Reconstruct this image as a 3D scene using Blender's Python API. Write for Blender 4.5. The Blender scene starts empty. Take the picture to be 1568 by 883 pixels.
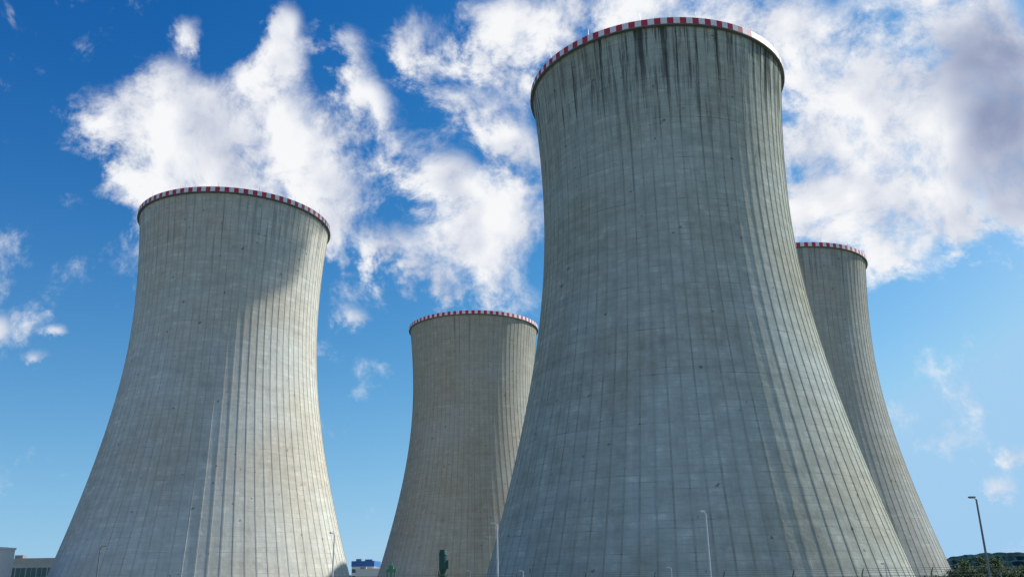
import bpy, math, random
from mathutils import Matrix, Vector, noise as mn
random.seed(3)
# camera + tower geometry (metres)
PITCH=.3205; ROLL=-.0156; FPX=1339.16
RT,ZTH,BLO,BUP=28.7093,81.8269,72.5895,87.7058
TOW=[(-93.668,276.506),(-18.956,411.023),(36.769,194.366),(109.314,332.055)]
BL=[(-27.2,27.0,2.0),(-27.7,25.0,1.6),(-25.2,29.7,2.0),(-24.0,26.8,3.2),(-21.2,26.0,3.4),(-19,28.3,3.0),(-17.0,30.5,2.3),(-16.3,32.5,1.9),(-17.2,25.8,3.4),(-25.0,22.9,2.1),(-20.5,23.0,3.2),(-14.0,26.6,3.2),(-11.5,23.4,2.7),(-13,21.8,1.6),(-23.6,32.5,1.4),(-16.5,34.5,1.3),(-12.2,33.8,1.9),(-10.6,30.8,2.2),(-9.2,28.5,2.4),
(-6.6,25.6,2.7),(-3.8,24.8,2.2),(-6.4,34.7,2.1),(-3.9,30,2.5),(-1,29.0,2.1),(-5.6,20.5,3.0),(-2,20.6,3.4),(.8,22.7,3.0),(-4.7,17.5,2.2),(-.6,17.6,2.8),(.9,26.5,2.4),(-7.9,20.9,1.6),
(-1.4,35.4,2.5),(1.6,33.4,3.3),(5.2,36,3.6),(11.2,36.3,3.6),(18.2,34.6,3.6),(22.3,31.9,3.4),(25.9,30.4,3.8),(28.8,31.4,2.9),(21.5,27.4,3.3),(25.2,26.7,3.8),(28.8,26.9,3.2),(21,23.4,3.6),(24.6,23.2,3.8),(27.8,23.4,2.6),(22.2,20.4,3.2),(25.7,20.3,2.8),(24.8,18.4,2.0),(28.1,21,1.9),(31.4,31.8,2.5)]
GREY=[(31.8,29.2,3.1),(33.3,26.7,3.8),(33.0,23.6,3.5),(31.2,22.6,2.6),(32.6,20.2,2.2)]
WISP=[(-31.4,14.8,.8),(-28.2,14.4,.55),(-28.9,12.7,.65),(-10.6,16.6,1.1),(-8.9,5,.6),(29.4,6.7,1.0),(28.2,5.1,.9),(29.8,19.5,1.7)]
sc=bpy.context.scene
def link(ob,parent=None):
    sc.collection.objects.link(ob)
    if parent: ob.parent=parent
    return ob
def mesh_obj(name,V,F,mats,idx=None,parent=None,smooth=False):
    me=bpy.data.meshes.new(name); me.from_pydata(V,[],F)
    for m in mats: me.materials.append(m)
    if idx is not None: me.polygons.foreach_set("material_index",idx)
    if smooth: me.polygons.foreach_set("use_smooth",[True]*len(me.polygons))
    me.update()
    return link(bpy.data.objects.new(name,me),parent)
def empty(name,loc):
    e=bpy.data.objects.new(name,None); e.location=loc; e.empty_display_size=1; return link(e)
cam=bpy.data.cameras.new("camera"); co=link(bpy.data.objects.new("camera",cam)); sc.camera=co
co.matrix_world=Matrix.Translation((0,0,1.7))@Matrix.Rotation(math.pi/2+PITCH,4,'X')@Matrix.Rotation(ROLL,4,'Z')
cam.lens=36*FPX/1568; cam.clip_end=30000; cam.clip_start=.1
sc.view_settings.view_transform='Standard'; sc.view_settings.look='None'; sc.view_settings.exposure=0
SAZ,SEL=math.radians(67),math.radians(38)
sd=Vector((math.sin(SAZ)*math.cos(SEL),math.cos(SAZ)*math.cos(SEL),math.sin(SEL)))
l=bpy.data.lights.new("sun",'SUN'); l.energy=5.0; l.angle=math.radians(.5); l.color=(1,.96,.89)
lo=link(bpy.data.objects.new("sun",l)); lo.rotation_euler=sd.to_track_quat('Z','Y').to_euler()

class NT:
    def __init__(s,nt): s.nt=nt; s.L=nt.links
    def n(s,t,**k):
        x=s.nt.nodes.new(t)
        for a,b in k.items(): setattr(x,a,b)
        return x
    def put(s,sock,v):
        if isinstance(v,bpy.types.NodeSocket): s.L.new(v,sock)
        else: sock.default_value=v
    def m(s,op,a,b=0.0,c=None,clamp=False):
        x=s.n('ShaderNodeMath',operation=op,use_clamp=clamp); s.put(x.inputs[0],a); s.put(x.inputs[1],b)
        if c is not None: s.put(x.inputs[2],c)
        return x.outputs[0]
    def vm(s,op,a,b=None,sc=None):
        x=s.n('ShaderNodeVectorMath',operation=op); s.put(x.inputs[0],a)
        if b is not None: s.put(x.inputs[1],b)
        if sc is not None: s.put(x.inputs['Scale'],sc)
        return x.outputs['Value'] if op in('DISTANCE','DOT_PRODUCT','LENGTH') else x.outputs[0]
    def noise(s,v,scale,det=4,rough=.5,dim='3D',dist=0,col=False):
        x=s.n('ShaderNodeTexNoise',noise_dimensions=dim); s.put(x.inputs['Vector'],v)
        x.inputs['Scale'].default_value=scale;x.inputs['Detail'].default_value=det;x.inputs['Roughness'].default_value=rough;x.inputs['Distortion'].default_value=dist
        return x.outputs['Color' if col else 'Fac']
    def mr(s,v,a,b,c,d,t='LINEAR'):
        x=s.n('ShaderNodeMapRange',interpolation_type=t); s.put(x.inputs['Value'],v)
        for i,k in zip((1,2,3,4),(a,b,c,d)): s.put(x.inputs[i],k)
        return x.outputs[0]
    def comb(s,x_,y,z):
        x=s.n('ShaderNodeCombineXYZ'); s.put(x.inputs[0],x_);s.put(x.inputs[1],y);s.put(x.inputs[2],z); return x.outputs[0]
    def sep(s,v):
        x=s.n('ShaderNodeSeparateXYZ'); s.put(x.inputs[0],v); return x.outputs
    def mix(s,f,a,b):
        x=s.n('ShaderNodeMix',data_type='RGBA'); s.put(x.inputs[0],f); s.put(x.inputs[6],a); s.put(x.inputs[7],b); return x.outputs[2]
def c4(c): return (c[0],c[1],c[2],1)

# ---------- world ----------
w=bpy.data.worlds.new("World"); sc.world=w; w.use_nodes=True
try: w.cycles.sampling_method='NONE'
except Exception: pass
t=NT(w.node_tree); bg=w.node_tree.nodes['Background']
dirv=t.n('ShaderNodeTexCoord').outputs['Generated']
dx,dy,dz=t.sep(dirv)
dz2=t.m('MULTIPLY_ADD',t.m('MAXIMUM',dz,0),.85,.10)
sv=t.vm('NORMALIZE',t.comb(dx,dy,dz2))
sky=t.n('ShaderNodeTexSky',sky_type='NISHITA',sun_disc=False); sky.sun_elevation=SEL; sky.sun_rotation=SAZ; sky.dust_density=.5; sky.ozone_density=1.5
t.L.new(sv,sky.inputs['Vector'])
sr,sg,sb=t.sep(t.vm('SCALE',sky.outputs[0],sc=.1))
sr=t.m('MINIMUM',t.m('MULTIPLY',t.m('POWER',sr,3.1),9.5),.36)
sg=t.m('MINIMUM',t.m('MULTIPLY',t.m('POWER',sg,1.6),2.0),.62)
sb=t.m('MINIMUM',t.m('MULTIPLY',sb,1.33),.88)
hzf=t.m('MULTIPLY',t.m('POWER',t.m('SUBTRACT',1,t.m('MAXIMUM',dz,0)),5.5),.68)
skyc=t.mix(hzf,t.comb(sr,sg,sb),(.36,.59,.84,1))
w1=t.vm('SUBTRACT',t.noise(dirv,6,2,.5,col=True),(.5,.5,.5))
wd=t.vm('ADD',dirv,t.vm('SCALE',w1,sc=.075))
fb=t.noise(wd,14,8,.64)
wd=t.vm('ADD',wd,t.vm('SCALE',t.vm('SUBTRACT',t.comb(fb,t.m('MULTIPLY',fb,-.6),fb),(.5,-.3,.5)),sc=.06))
def ddir(a,e):
    a,e=math.radians(a),math.radians(e); return (math.sin(a)*math.cos(e),math.cos(a)*math.cos(e),math.sin(e))
def field(lst,k,acc=None,wt=1.0):
    for (a,e,rr) in lst:
        v=t.mr(t.vm('DISTANCE',wd,ddir(a,e)),0,math.radians(rr)*k,wt,0.0,'SMOOTHSTEP')
        acc=v if acc is None else t.m('ADD',acc,v)
    return acc
gacc=field(GREY,1.5)
acc=t.m('ADD',field(BL,1.5),gacc)
acc=field(WISP,1.6,acc,.85)
far=t.mr(dy,-.1,-.5,0,1); gen=t.m('MULTIPLY',far,t.mr(dz,-.1,.6,.7,.45))
acc=t.m('ADD',t.m('MINIMUM',acc,1.3),gen)
dens=t.m('ADD',acc,t.m('MULTIPLY',t.m('SUBTRACT',fb,.5),4.0))
alpha=t.mr(dens,.24,1.4,0,1,'SMOOTHSTEP')
fb2=t.noise(t.vm('ADD',dirv,tuple(sd*0.03)),6.5,3,.5); fb3=t.noise(dirv,6.5,3,.5)
shade=t.m('ADD',.915,t.m('MULTIPLY',t.m('SUBTRACT',fb3,fb2),1.2))
shade=t.m('ADD',shade,t.m('MULTIPLY',t.m('SUBTRACT',fb,.5),.5))
shade=t.m('MULTIPLY',shade,t.mr(gacc,.4,1.5,1,.75))
shade=t.m('MINIMUM',t.m('MAXIMUM',shade,.5),1.0)
cl=t.comb(t.m('MULTIPLY',t.m('POWER',shade,1.9),.93),t.m('MULTIPLY',t.m('POWER',shade,1.65),.94),t.m('MULTIPLY',t.m('POWER',shade,1.05),.96))
t.L.new(t.mix(alpha,skyc,cl),bg.inputs[0]); bg.inputs[1].default_value=1.0

# ---------- materials ----------
def simple(name,col,rough=.7,metal=0,var=.15,scale=3.,spec=.5):
    m=bpy.data.materials.new(name); m.use_nodes=True; t=NT(m.node_tree); b=m.node_tree.nodes['Principled BSDF']
    tc=t.n('ShaderNodeTexCoord').outputs['Object']
    f=t.mr(t.noise(tc,scale,3,.6),.25,.75,1-var,1+var)
    t.L.new(t.vm('SCALE',tuple(col[:3]),sc=f),b.inputs['Base Color'])
    b.inputs['Roughness'].default_value=rough; b.inputs['Metallic'].default_value=metal; b.inputs['Specular IOR Level'].default_value=spec
    return m
NR=84
def concrete(name,base,seed,streak=1.0,ribd=1.0,con=1.0):
    m=bpy.data.materials.new(name); m.use_nodes=True; t=NT(m.node_tree)
    for n_ in list(m.node_tree.nodes):
        if n_.type=='BSDF_PRINCIPLED': m.node_tree.nodes.remove(n_)
    b=t.n('ShaderNodeBsdfDiffuse'); t.L.new(b.outputs[0],m.node_tree.nodes['Material Output'].inputs[0])
    tc=t.n('ShaderNodeTexCoord').outputs['Object']; x,y,z=t.sep(tc)
    u=t.m('MULTIPLY_ADD',t.m('ARCTAN2',y,x),NR/(2*math.pi),NR)
    vv=t.m('DIVIDE',z,1.35)
    fu,fv=t.m('FLOOR',u),t.m('FLOOR',vv)
    wn=t.n('ShaderNodeTexWhiteNoise',noise_dimensions='3D'); t.L.new(t.comb(fu,fv,seed),wn.inputs['Vector']); a=wn.outputs['Value']
    wr=t.n('ShaderNodeTexWhiteNoise',noise_dimensions='2D'); t.L.new(t.comb(fv,seed+7,0),wr.inputs['Vector']); rw=wr.outputs['Value']
    off=t.vm('ADD',tc,(seed*31.,seed*17.,0))
    big=t.noise(off,.04,2,.5); mid=t.noise(off,.35,6,.70)
    hz=t.noise(t.comb(t.m('MULTIPLY',u,.28),t.m('MULTIPLY',z,.42),seed),1,4,.70)
    st=t.noise(t.comb(t.m('MULTIPLY',u,1.7),t.m('MULTIPLY',z,.03),seed+5),1,5,.70)
    v=t.m('ADD',1.0,t.m('MULTIPLY',t.m('SUBTRACT',a,.5),.10*con))
    v=t.m('ADD',v,t.m('MULTIPLY',t.m('SUBTRACT',rw,.5),.06*con))
    for q,k in ((big,.65*con),(mid,.9*con),(hz,.6*con),(st,.5)): v=t.m('ADD',v,t.m('MULTIPLY',t.m('SUBTRACT',q,.5),k))
    v=t.m('ADD',v,t.mr(t.m('ADD',mid,t.m('MULTIPLY',t.m('SUBTRACT',hz,.5),.8)),.60,.76,0,.12))   # efflorescence
    top=t.mr(z,50,118,0,1,'SMOOTHSTEP'); topm=t.mr(z,86,116,0,1,'SMOOTHSTEP')
    run=t.m('MULTIPLY',t.mr(t.m('ADD',st,t.m('MULTIPLY',top,.08)),.57,.69,0,.45*streak),top)
    run2=t.m('MULTIPLY',t.mr(t.m('ADD',st,t.m('MULTIPLY',t.m('SUBTRACT',big,.5),.6)),.50,.62,0,.70*streak,),topm)
    v=t.m('MULTIPLY',v,t.m('SUBTRACT',1,run)); v=t.m('MULTIPLY',v,t.m('SUBTRACT',1,run2))
    fr=t.m('FRACT',vv); j=t.m('MULTIPLY',t.m('LESS_THAN',fr,.10),t.mr(mid,.44,.62,.0,.30*con)); v=t.m('MULTIPLY',v,t.m('SUBTRACT',1,j))
    s2=t.m('FRACT',t.m('DIVIDE',z,9.45)); j2=t.m('MULTIPLY',t.m('LESS_THAN',s2,.03),t.mr(hz,.5,.62,0,.28*con)); v=t.m('MULTIPLY',v,t.m('SUBTRACT',1,j2))
    rb=t.m('ABSOLUTE',t.m('SUBTRACT',t.m('FRACT',u),.5))
    ru=t.m('MULTIPLY',t.m('LESS_THAN',rb,.055),t.mr(t.m('ADD',st,t.m('SUBTRACT',mid,.5)),.37,.66,.0,.36*ribd)); v=t.m('MULTIPLY',v,t.m('SUBTRACT',1,ru))
    vo=t.n('ShaderNodeTexVoronoi'); t.L.new(t.vm('ADD',off,t.vm('SCALE',t.comb(mid,hz,mid),sc=3.)),vo.inputs['Vector']); vo.inputs['Scale'].default_value=.5
    pit=t.m('MULTIPLY',t.mr(vo.outputs['Distance'],.08,.22,.6,0),t.m('GREATER_THAN',t.sep(vo.outputs['Color'])[0],.9)); v=t.m('MULTIPLY',v,t.m('SUBTRACT',1,pit))
    v=t.m('MAXIMUM',v,.12)
    warm=t.mix(t.mr(big,.35,.65,0,1),c4((base[0]*1.04,base[1]*1.0,base[2]*.95)),c4((base[0]*.96,base[1]*1.0,base[2]*1.04)))
    t.L.new(t.vm('SCALE',warm,sc=v),b.inputs['Color']); b.inputs['Roughness'].default_value=0
    bp=t.n('ShaderNodeBump'); bp.inputs['Strength'].default_value=1; bp.inputs['Distance'].default_value=.07
    t.L.new(t.noise(off,.8,2,.5),bp.inputs['Height']); t.L.new(bp.outputs[0],b.inputs['Normal'])
    return m
red=simple("red_paint",(.58,.025,.05),.5,0,.2); white=simple("white_paint",(.82,.8,.78),.5,0,.08)
darkc=simple("dark_concrete",(.16,.16,.15),.9,0,.3,.5)
steel=simple("galvanised_steel",(.33,.34,.35),.45,.7,.1)
conc=[concrete("concrete_a",(.60,.585,.505),1.,.45,.8,.75),concrete("concrete_b",(.44,.42,.345),2.,.3,.8,.65),concrete("concrete_c",(.445,.465,.40),3.,1.0,1.,.95),concrete("concrete_d",(.43,.43,.375),4.,.4,.8,.7)]

# ---------- towers ----------
def rad(z):
    z=z-1.7; b=BLO if z<ZTH else BUP
    return RT*math.sqrt(1+((z-ZTH)/b)**2)
GZ=-7.0; ZB=0.6; ZT=117.7-1.6
zs=[ZB+(ZT-ZB)*k/95 for k in range(96)]
V=[];Fc=[];ix=[]
hw=.0045; hh=.08
def ringpts(rr):
    o=[]
    for i in range(NR):
        a0=2*math.pi*(i+.5)/NR
        for (da,dr) in ((-hw-.0004,0),(-hw,hh),(hw,hh),(hw+.0004,0)):
            a=a0+da; o.append(((rr+dr)*math.cos(a),(rr+dr)*math.sin(a)))
    return o
M4=NR*4
for z in zs:
    for (x,y) in ringpts(rad(z)): V.append((x,y,z))
for k in range(95):
    for i in range(M4):
        j=(i+1)%M4; Fc.append((k*M4+i,k*M4+j,(k+1)*M4+j,(k+1)*M4+i)); ix.append(0)
def ring(rr,z,n):
    b=len(V)
    for i in range(n):
        a=2*math.pi*i/n; V.append((rr*math.cos(a),rr*math.sin(a),z))
    return b
def bridge(a,b,n,mi):
    for i in range(n):
        j=(i+1)%n; Fc.append((a+i,a+j,b+j,b+i)); ix.append(mi(i) if callable(mi) else mi)
pr=None
for k in range(0,25):
    z=ZT-(ZT-ZB)*k/24; q=ring(rad(z)-.6,z,168)
    if pr is not None: bridge(pr,q,168,3)
    pr=q
rt=rad(117.7)
c0=ring(rt-.7,ZT-.25,168);c1=ring(rt+.6,ZT-.25,168);c2=ring(rt+.6,ZT,168);c3=ring(rt-.7,ZT,168)
bridge(c0,c1,168,3);bridge(c1,c2,168,3);bridge(c2,c3,168,3)
NB=140
b0=ring(rt+.5,ZT+.004,NB);b1=ring(rt+.5,117.7,NB);b2=ring(rt+.1,117.7,NB);b3=ring(rt+.1,ZT+.004,NB)
rw_=lambda i:1 if i%2 else 2
bridge(b0,b1,NB,rw_);bridge(b1,b2,NB,rw_);bridge(b2,b3,NB,rw_)
def bar(a,b,r0,r1=None,mi=4,n=5):
    r1=r0 if r1 is None else r1; a=Vector(a);b=Vector(b); d=(b-a).normalized(); s=d.cross(Vector((0,0,1)))
    if s.length<.01: s=Vector((1,0,0))
    s.normalize(); q=s.cross(d); k=len(V)
    for (c,rr) in ((a,r0),(b,r1)):
        for i in range(n):
            an=2*math.pi*i/n; V.append(tuple(c+s*math.cos(an)*rr+q*math.sin(an)*rr))
    for i in range(n):
        j=(i+1)%n; Fc.append((k+i,k+j,k+n+j,k+n+i)); ix.append(mi)
    Fc.append(tuple(k+n+i for i in range(n))); ix.append(mi)
for i in range(16):
    a=2*math.pi*(i+.3)/16; x,y=(rt+.3)*math.cos(a),(rt+.3)*math.sin(a); bar((x,y,117.6),(x,y,119.4),.045,.03)
rb=rad(ZB)
for i in range(48):
    for s in (-1,1):
        a=2*math.pi*i/48; a2=a+s*math.pi/48
        bar(((rb+3.2)*math.cos(a),(rb+3.2)*math.sin(a),GZ-.3),((rb-.2)*math.cos(a2),(rb-.2)*math.sin(a2),ZB+.2),.5,.45,3,6)
k0=ring(rb+6,GZ-.5,96);k1=ring(rb+6,GZ+.9,96);k2=ring(rb+5.6,GZ+.9,96);k3=ring(rb+5.6,GZ-.5,96)
bridge(k0,k1,96,3);bridge(k1,k2,96,3);bridge(k2,k3,96,3)
me=bpy.data.meshes.new("cooling_tower"); me.from_pydata(V,[],Fc)
for m_ in (conc[0],red,white,darkc,steel): me.materials.append(m_)
me.polygons.foreach_set("material_index",ix); me.update()
for k in range(4):
    ob=link(bpy.data.objects.new("cooling_tower",me)); ob.location=(TOW[k][0],TOW[k][1],0); ob.rotation_euler[2]=k*.013
    ob.material_slots[0].link='OBJECT'; ob.material_slots[0].material=conc[k]

# ---------- cloud added out of view towards the sun to shade the left tower's crown ----------
cm=bpy.data.materials.new("shade_cloud_vapour"); cm.use_nodes=True; t=NT(cm.node_tree)
for n_ in list(cm.node_tree.nodes):
    if n_.type=='BSDF_PRINCIPLED': cm.node_tree.nodes.remove(n_)
df=t.n('ShaderNodeBsdfDiffuse'); df.inputs['Color'].default_value=(.85,.86,.88,1); tr=t.n('ShaderNodeBsdfTransparent'); mx=t.n('ShaderNodeMixShader')
t.L.new(t.mr(t.noise(t.n('ShaderNodeTexCoord').outputs['Object'],.06,5,.6),.42,.62,0,.75),mx.inputs[0]); t.L.new(tr.outputs[0],mx.inputs[1]); t.L.new(df.outputs[0],mx.inputs[2]); t.L.new(mx.outputs[0],cm.node_tree.nodes['Material Output'].inputs[0])
V=[];Fc=[]
for (ox,oy,oz,r_) in ((0,0,0,15),(14,-8,-3,11),(-15,6,-2,12),(5,12,4,11),(-6,-12,2,11),(24,2,-4,9),(-25,-3,-3,9)):
    for s_ in (1.0,.75):
        k=len(V); nu,nv=24,14
        for a_ in range(nv+1):
            for b_ in range(nu):
                th=math.pi*a_/nv; ph=2*math.pi*b_/nu; d=Vector((math.sin(th)*math.cos(ph),math.sin(th)*math.sin(ph),math.cos(th)))
                rr=r_*s_*(1+.35*mn.noise(d*1.6+Vector((ox,oy,oz)))+.15*mn.noise(d*4+Vector((ox,oy,oz)))); V.append((ox+d.x*rr,oy+d.y*rr,oz+d.z*rr*.75))
        for a_ in range(nv):
            for b_ in range(nu):
                c_=(b_+1)%nu; Fc.append((k+a_*nu+b_,k+a_*nu+c_,k+(a_+1)*nu+c_,k+(a_+1)*nu+b_))
ob=mesh_obj("shade_cloud",V,Fc,[cm],smooth=True); ob.location=Vector((-75,262,118))+sd*470

# ---------- ground ----------
def gh(x,y):
    d=math.hypot(x,y); s=min(1,max(0,(d-60)/50)); return GZ*s*s*(3-2*s)
gm=bpy.data.materials.new("ground"); gm.use_nodes=True; t=NT(gm.node_tree); b=gm.node_tree.nodes['Principled BSDF']
tc=t.n('ShaderNodeTexCoord').outputs['Object']
t.L.new(t.mix(t.mr(t.noise(tc,.02,3,.6),.42,.5,0,1),c4((.26,.25,.22)),c4((.10,.12,.05))),b.inputs['Base Color']); b.inputs['Roughness'].default_value=.95
V=[];Fc=[]
rs=[0.01,10,20,30,40,50]+list(range(60,114,3))+[140,200,300,450,700,1100,1800,3000,6000,12000]; n=96
for r_ in rs:
    for i in range(n):
        a=2*math.pi*i/n; x,y=r_*math.cos(a),r_*math.sin(a); V.append((x,y,gh(x,y)))
for k in range(len(rs)-1):
    for i in range(n):
        j=(i+1)%n; Fc.append((k*n+i,k*n+j,(k+1)*n+j,(k+1)*n+i))
mesh_obj("ground",V,Fc,[gm],smooth=True)

# ---------- hills (forested, canopy steps) ----------
hm=simple("forest_hills",(.025,.06,.065),1.0,0,.5,.04,0.)  # dark canopy green, with distance haze put into the bluish colour
V=[];Fc=[]
n=2400; R0=1500; prof_=((-300,-.1,0),(-290,.25,1),(-200,.35,1),(-190,.58,1.2),(-100,.66,1.2),(-90,.84,1.2),(-12,.88,1.),(0,1.,1.),(250,.95,0),(700,-.5,0)); nk=len(prof_)
for i in range(n):
    a=2*math.pi*i/n; az=math.degrees(math.atan2(math.cos(a),math.sin(a)))
    hb=13+13*max(0,min(1,(az-22)/5))+3*mn.noise(Vector((math.cos(a)*14,math.sin(a)*14,0)))
    for k,(dr,f,jt) in enumerate(prof_):
        zz=GZ+(hb-GZ)*f+jt*(1.6*mn.noise(Vector((math.cos(a)*150,math.sin(a)*150,k*3.)))+random.uniform(-.7,.7))
        rr=R0+dr+jt*6*mn.noise(Vector((math.cos(a)*90,math.sin(a)*90,k)))
        V.append((rr*math.cos(a),rr*math.sin(a),zz))
for i in range(n):
    j=(i+1)%n
    for k in range(nk-1): Fc.append((i*nk+k,j*nk+k,j*nk+k+1,i*nk+k+1))
mesh_obj("hills",V,Fc,[hm])

class Bld:
    def __init__(s): s.V=[];s.F=[];s.I=[]
    def box(s,x0,x1,y0,y1,z0,z1,mi=0):
        k=len(s.V); s.V+=[(x,y,z) for z in (z0,z1) for (x,y) in ((x0,y0),(x1,y0),(x1,y1),(x0,y1))]
        for f in ((0,3,2,1),(4,5,6,7),(0,1,5,4),(1,2,6,5),(2,3,7,6),(3,0,4,7)): s.F.append(tuple(k+i for i in f)); s.I.append(mi)
    def tube(s,a,b,r0,r1,n=10,mi=0):
        a=Vector(a);b=Vector(b);d=(b-a).normalized(); q=d.orthogonal().normalized(); w_=d.cross(q); k=len(s.V)
        for (c,rr) in ((a,r0),(b,r1)):
            for i in range(n):
                an=2*math.pi*i/n; s.V.append(tuple(c+q*math.cos(an)*rr+w_*math.sin(an)*rr))
        for i in range(n):
            j=(i+1)%n; s.F.append((k+i,k+j,k+n+j,k+n+i)); s.I.append(mi)
        s.F.append(tuple(k+n+i for i in range(n))); s.I.append(mi); s.F.append(tuple(k+n-1-i for i in range(n))); s.I.append(mi)
    def make(s,name,mats,parent=None,loc=(0,0,0),rz=0):
        ob=mesh_obj(name,s.V,s.F,mats,s.I,parent); ob.location=loc; ob.rotation_euler[2]=rz; return ob

lampw=simple("lamp_glass",(.7,.72,.72),.3); polem=simple("pole_paint",(.16,.17,.18),.5,.2,.1); polel=simple("pole_galvanised",(.6,.62,.63),.5,.0,.1)
def lamp(x,y,zt,side=-1,rz=0,pm=None):
    g=gh(x,y); h=zt-g
    b=Bld(); b.tube((0,0,0),(0,0,.9),.13,.12,12); b.tube((0,0,.9),(0,0,h-.12),.10,.065,12); b.box(-.25,.25,-.25,.25,-.3,.08)
    b.tube((0,0,h-.2),(side*.2,0,h),.04,.035,8); b.box(min(side*.12,side*.6),max(side*.12,side*.6),-.13,.13,h-.03,h+.08,0); b.box(min(side*.2,side*.55),max(side*.2,side*.55),-.10,.10,h-.07,h-.032,1)
    b.make("street_lamp",[pm or polel,lampw],None,(x,y,g),rz)
for a_ in ((35.9,70,7.2,-1,.2,polem),(15.8,75,6.8,-1,.5),(-1.64,80,6.4,-1,.3),(-18,90,6.3,-1,1.),(-45.7,100,5.8,1,.6,polem),(48.2,120,2.9,-1,.2),(21.9,130,2.95,-1,.2),(1,138,2.9,-1,.1),(-7.3,145,3.06,-1,.1)): lamp(*a_)

grn=simple("dark_green_paint",(.012,.075,.06),.5,0,.3,2); grn2=simple("green_paint",(.07,.26,.15),.5,0,.3,2)
x,y=-8.8,110; g=gh(x,y); h=5.2-g
b=Bld(); b.tube((0,0,0),(0,0,h*.78),.33,.33,16); b.tube((0,0,h*.78),(0,0,h*.82),.33,.48,16); b.tube((0,0,h*.82),(0,0,h*.95),.48,.48,16); b.tube((0,0,h*.95),(0,0,h),.54,.4,16)
for q in (.3,.5,.68,.75): b.tube((0,0,h*q),(0,0,h*q+.12),.42,.42,16)
b.box(.3,.66,-.25,.25,h*.82,h*.90); b.tube((-.5,0,0),(-.5,0,h*.8),.06,.06,8); b.box(-.55,-.25,-.05,.05,h*.75,h*.77)
b.make("ventilation_mast",[grn],None,(x,y,g))
x,y=-15.7,115; g=gh(x,y); h=3.9-g
b=Bld()
for s_ in(-.45,.45): b.box(s_-.1,s_+.1,-.1,.1,0,h*.9)
b.box(-.65,.65,-.15,.15,h*.9,h*.93); b.box(-.65,.65,-.12,.12,h*.8,h*.825); b.tube((0,0,h*.78),(0,0,h),.16,.14,12); b.box(-.3,.3,-.22,.22,h*.93,h*.97); b.tube((0,0,0),(0,0,h*.8),.05,.05,8)
b.make("sluice_gate_hoist",[grn2],None,(x,y,g))

fm=simple("fence_wire",(.22,.23,.23),.5,.6)
b=Bld(); FY=40.
for i in range(-14,15):
    x=i*3.; b.tube((x,FY,-.1),(x,FY,1.68),.035,.035,6); b.tube((x,FY,1.68),(x,FY-.25,1.93),.03,.02,6)
for z in (.1,.85,1.6): b.tube((-42,FY,z),(42,FY,z),.012,.012,4)
for i in range(3): b.tube((-42,FY-.06-i*.085,1.74+i*.085),(42,FY-.06-i*.085,1.74+i*.085),.01,.01,4)
for i in range(0,841): x=-42+i*.1; k=len(b.V); b.V+=[(x-.003,FY,.05),(x+.003,FY,.05),(x+.003,FY,1.62),(x-.003,FY,1.62)]; b.F.append((k,k+1,k+2,k+3)); b.I.append(0)
b.make("wire_fence",[fm])

wallm=simple("plaster_wall",(.55,.53,.48),.85,0,.1,.3); glass=simple("window_glass",(.03,.12,.12),.12,0,.2,1); roofm=simple("roof_sheet",(.25,.26,.27),.7); bluem=simple("blue_cladding",(.04,.17,.45),.5); beige=simple("beige_wall",(.55,.50,.42),.85)
def building(name,x0,x1,zt,dist,depth,rows,mats,bay=3.,par=.5):
    W=x1-x0; H=zt-GZ
    e=empty(name,((x0+x1)/2,dist,GZ))
    b=Bld(); b.box(-W/2,W/2,0,depth,-.5,H-par); b.make("walls",[mats[0]],e)
    b=Bld(); b.box(-W/2-.2,W/2+.2,-.2,depth+.2,H-par,H,0); b.box(-W/2+2,-W/2+5,2,5,H,H+1.2,1); b.box(W*.05,W*.05+4,3,6,H,H+.9,0);b.make("roof",[mats[1],roofm],e)
    b=Bld(); nb=int(W/bay)
    for (za,zb) in rows:
        for i in range(nb):
            xa=-W/2+.3+(W-.6)*i/nb; xb=xa+(W-.6)/nb-.35
            b.box(xa,xb,-.03,.05,za*H,zb*H,0); b.box(xa-.05,xb+.05,-.09,-.032,za*H-.12,za*H,1); b.box((xa+xb)/2-.03,(xa+xb)/2+.03,-.06,-.032,za*H,zb*H,1)
    b.make("windows",[glass,white],e)
    b=Bld(); b.box(-1,1,-.05,.04,0,1.9,0); b.make("door",[darkc],e)
building("factory_building",-190,-150,11.8,340,30,((.12,.25),(.36,.5),(.64,.82)),(wallm,beige),4.,1.6)
building("white_office_building",-155,-131,11.4,230,8,((.12,.25),(.35,.5),(.6,.75),(.82,.93)),(white,white))
building("visitor_centre",-93.4,-80.8,12.8,520,25,((.15,.3),(.45,.6),(.68,.78)),(white,bluem),3.,3.)
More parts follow.
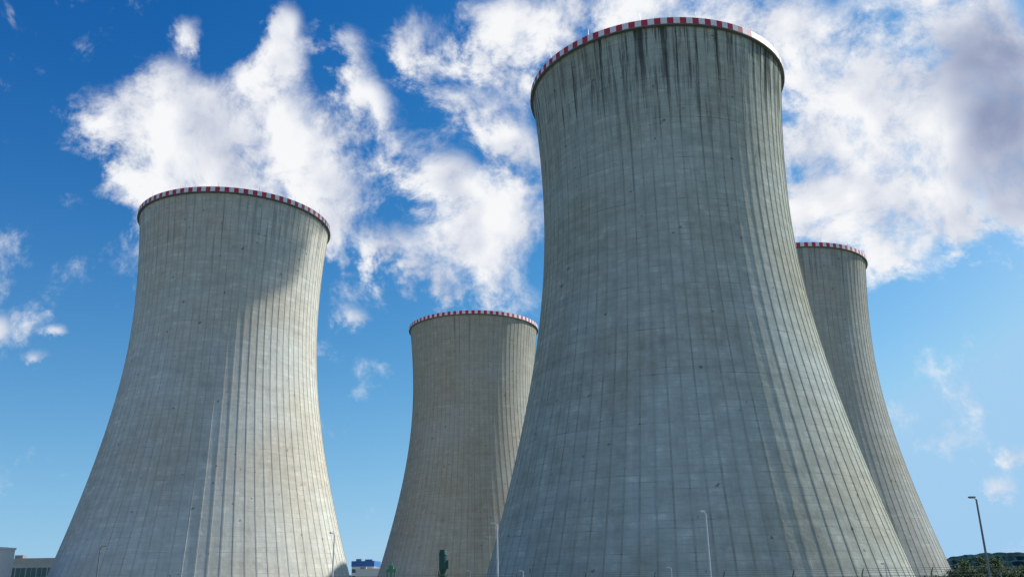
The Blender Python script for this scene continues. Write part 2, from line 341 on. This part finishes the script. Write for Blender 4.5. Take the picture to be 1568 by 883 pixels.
building("low_service_building",-84,-69,7.9,480,20,((.3,.6),),(white,white))

leaf=simple("leaves",(.07,.12,.03),.8,0,.45,.6,.2); leafd=simple("dark_leaves",(.03,.065,.03),.8,0,.4,.6,.2); bark=simple("bark",(.09,.07,.05),.9)
def crown(V,Fc,I,c,rx,rz,nl,ls,mi):
    cl=[Vector((random.gauss(0,.5)*rx,random.gauss(0,.5)*rx,random.gauss(0,.45)*rz)) for _ in range(26)]
    for i in range(nl):
        q=random.choice(cl); pt=Vector(c)+q+Vector((random.gauss(0,1),random.gauss(0,1),random.gauss(0,.8)))*rx*.17
        a=Vector((random.uniform(-1,1),random.uniform(-1,1),random.uniform(-1,1))).normalized(); b_=a.orthogonal().normalized()*ls*random.uniform(.6,1.2); a=a*ls*random.uniform(.6,1.2)
        k=len(V); V+=[tuple(pt-a),tuple(pt+b_*.6),tuple(pt+a),tuple(pt-b_*.6)]; Fc.append((k,k+1,k+2,k+3)); I.append(mi if random.random()<.7 else mi+1)
def tree(x,y,zt,rx):
    g=gh(x,y); h=zt-g
    b=Bld(); b.tube((0,0,-.2),(.1,0,h*.45),.25,.16,10); b.tube((.1,0,h*.45),(0,.1,h*.85),.16,.05,8)
    for i in range(7):
        an=i*2.4; z0=h*(.35+.06*i); b.tube((.1,0,z0),(math.cos(an)*rx*.6,math.sin(an)*rx*.6,z0+h*.18),.08,.02,6)
    crown(b.V,b.F,b.I,(0,0,h*.70),rx*.8,h*.26,5000,.24,1)
    b.make("deciduous_tree",[bark,leaf,leafd],None,(x,y,g))
tree(83,160,4.8,3.4); tree(93,170,3.2,3.6); tree(88,180,3.0,3.4)
b=Bld()
for i in range(70):
    dist=random.uniform(330,420); az=random.uniform(25.5,38); x=dist*math.sin(math.radians(az)); y=dist*math.cos(math.radians(az))
    if math.hypot(x-TOW[3][0],y-TOW[3][1])<56: continue
    crown(b.V,b.F,b.I,(x,y,GZ+5+random.uniform(-1,1.5)),4.5,4,220,1.0,0)
b.make("tree_line",[leafd,leaf])
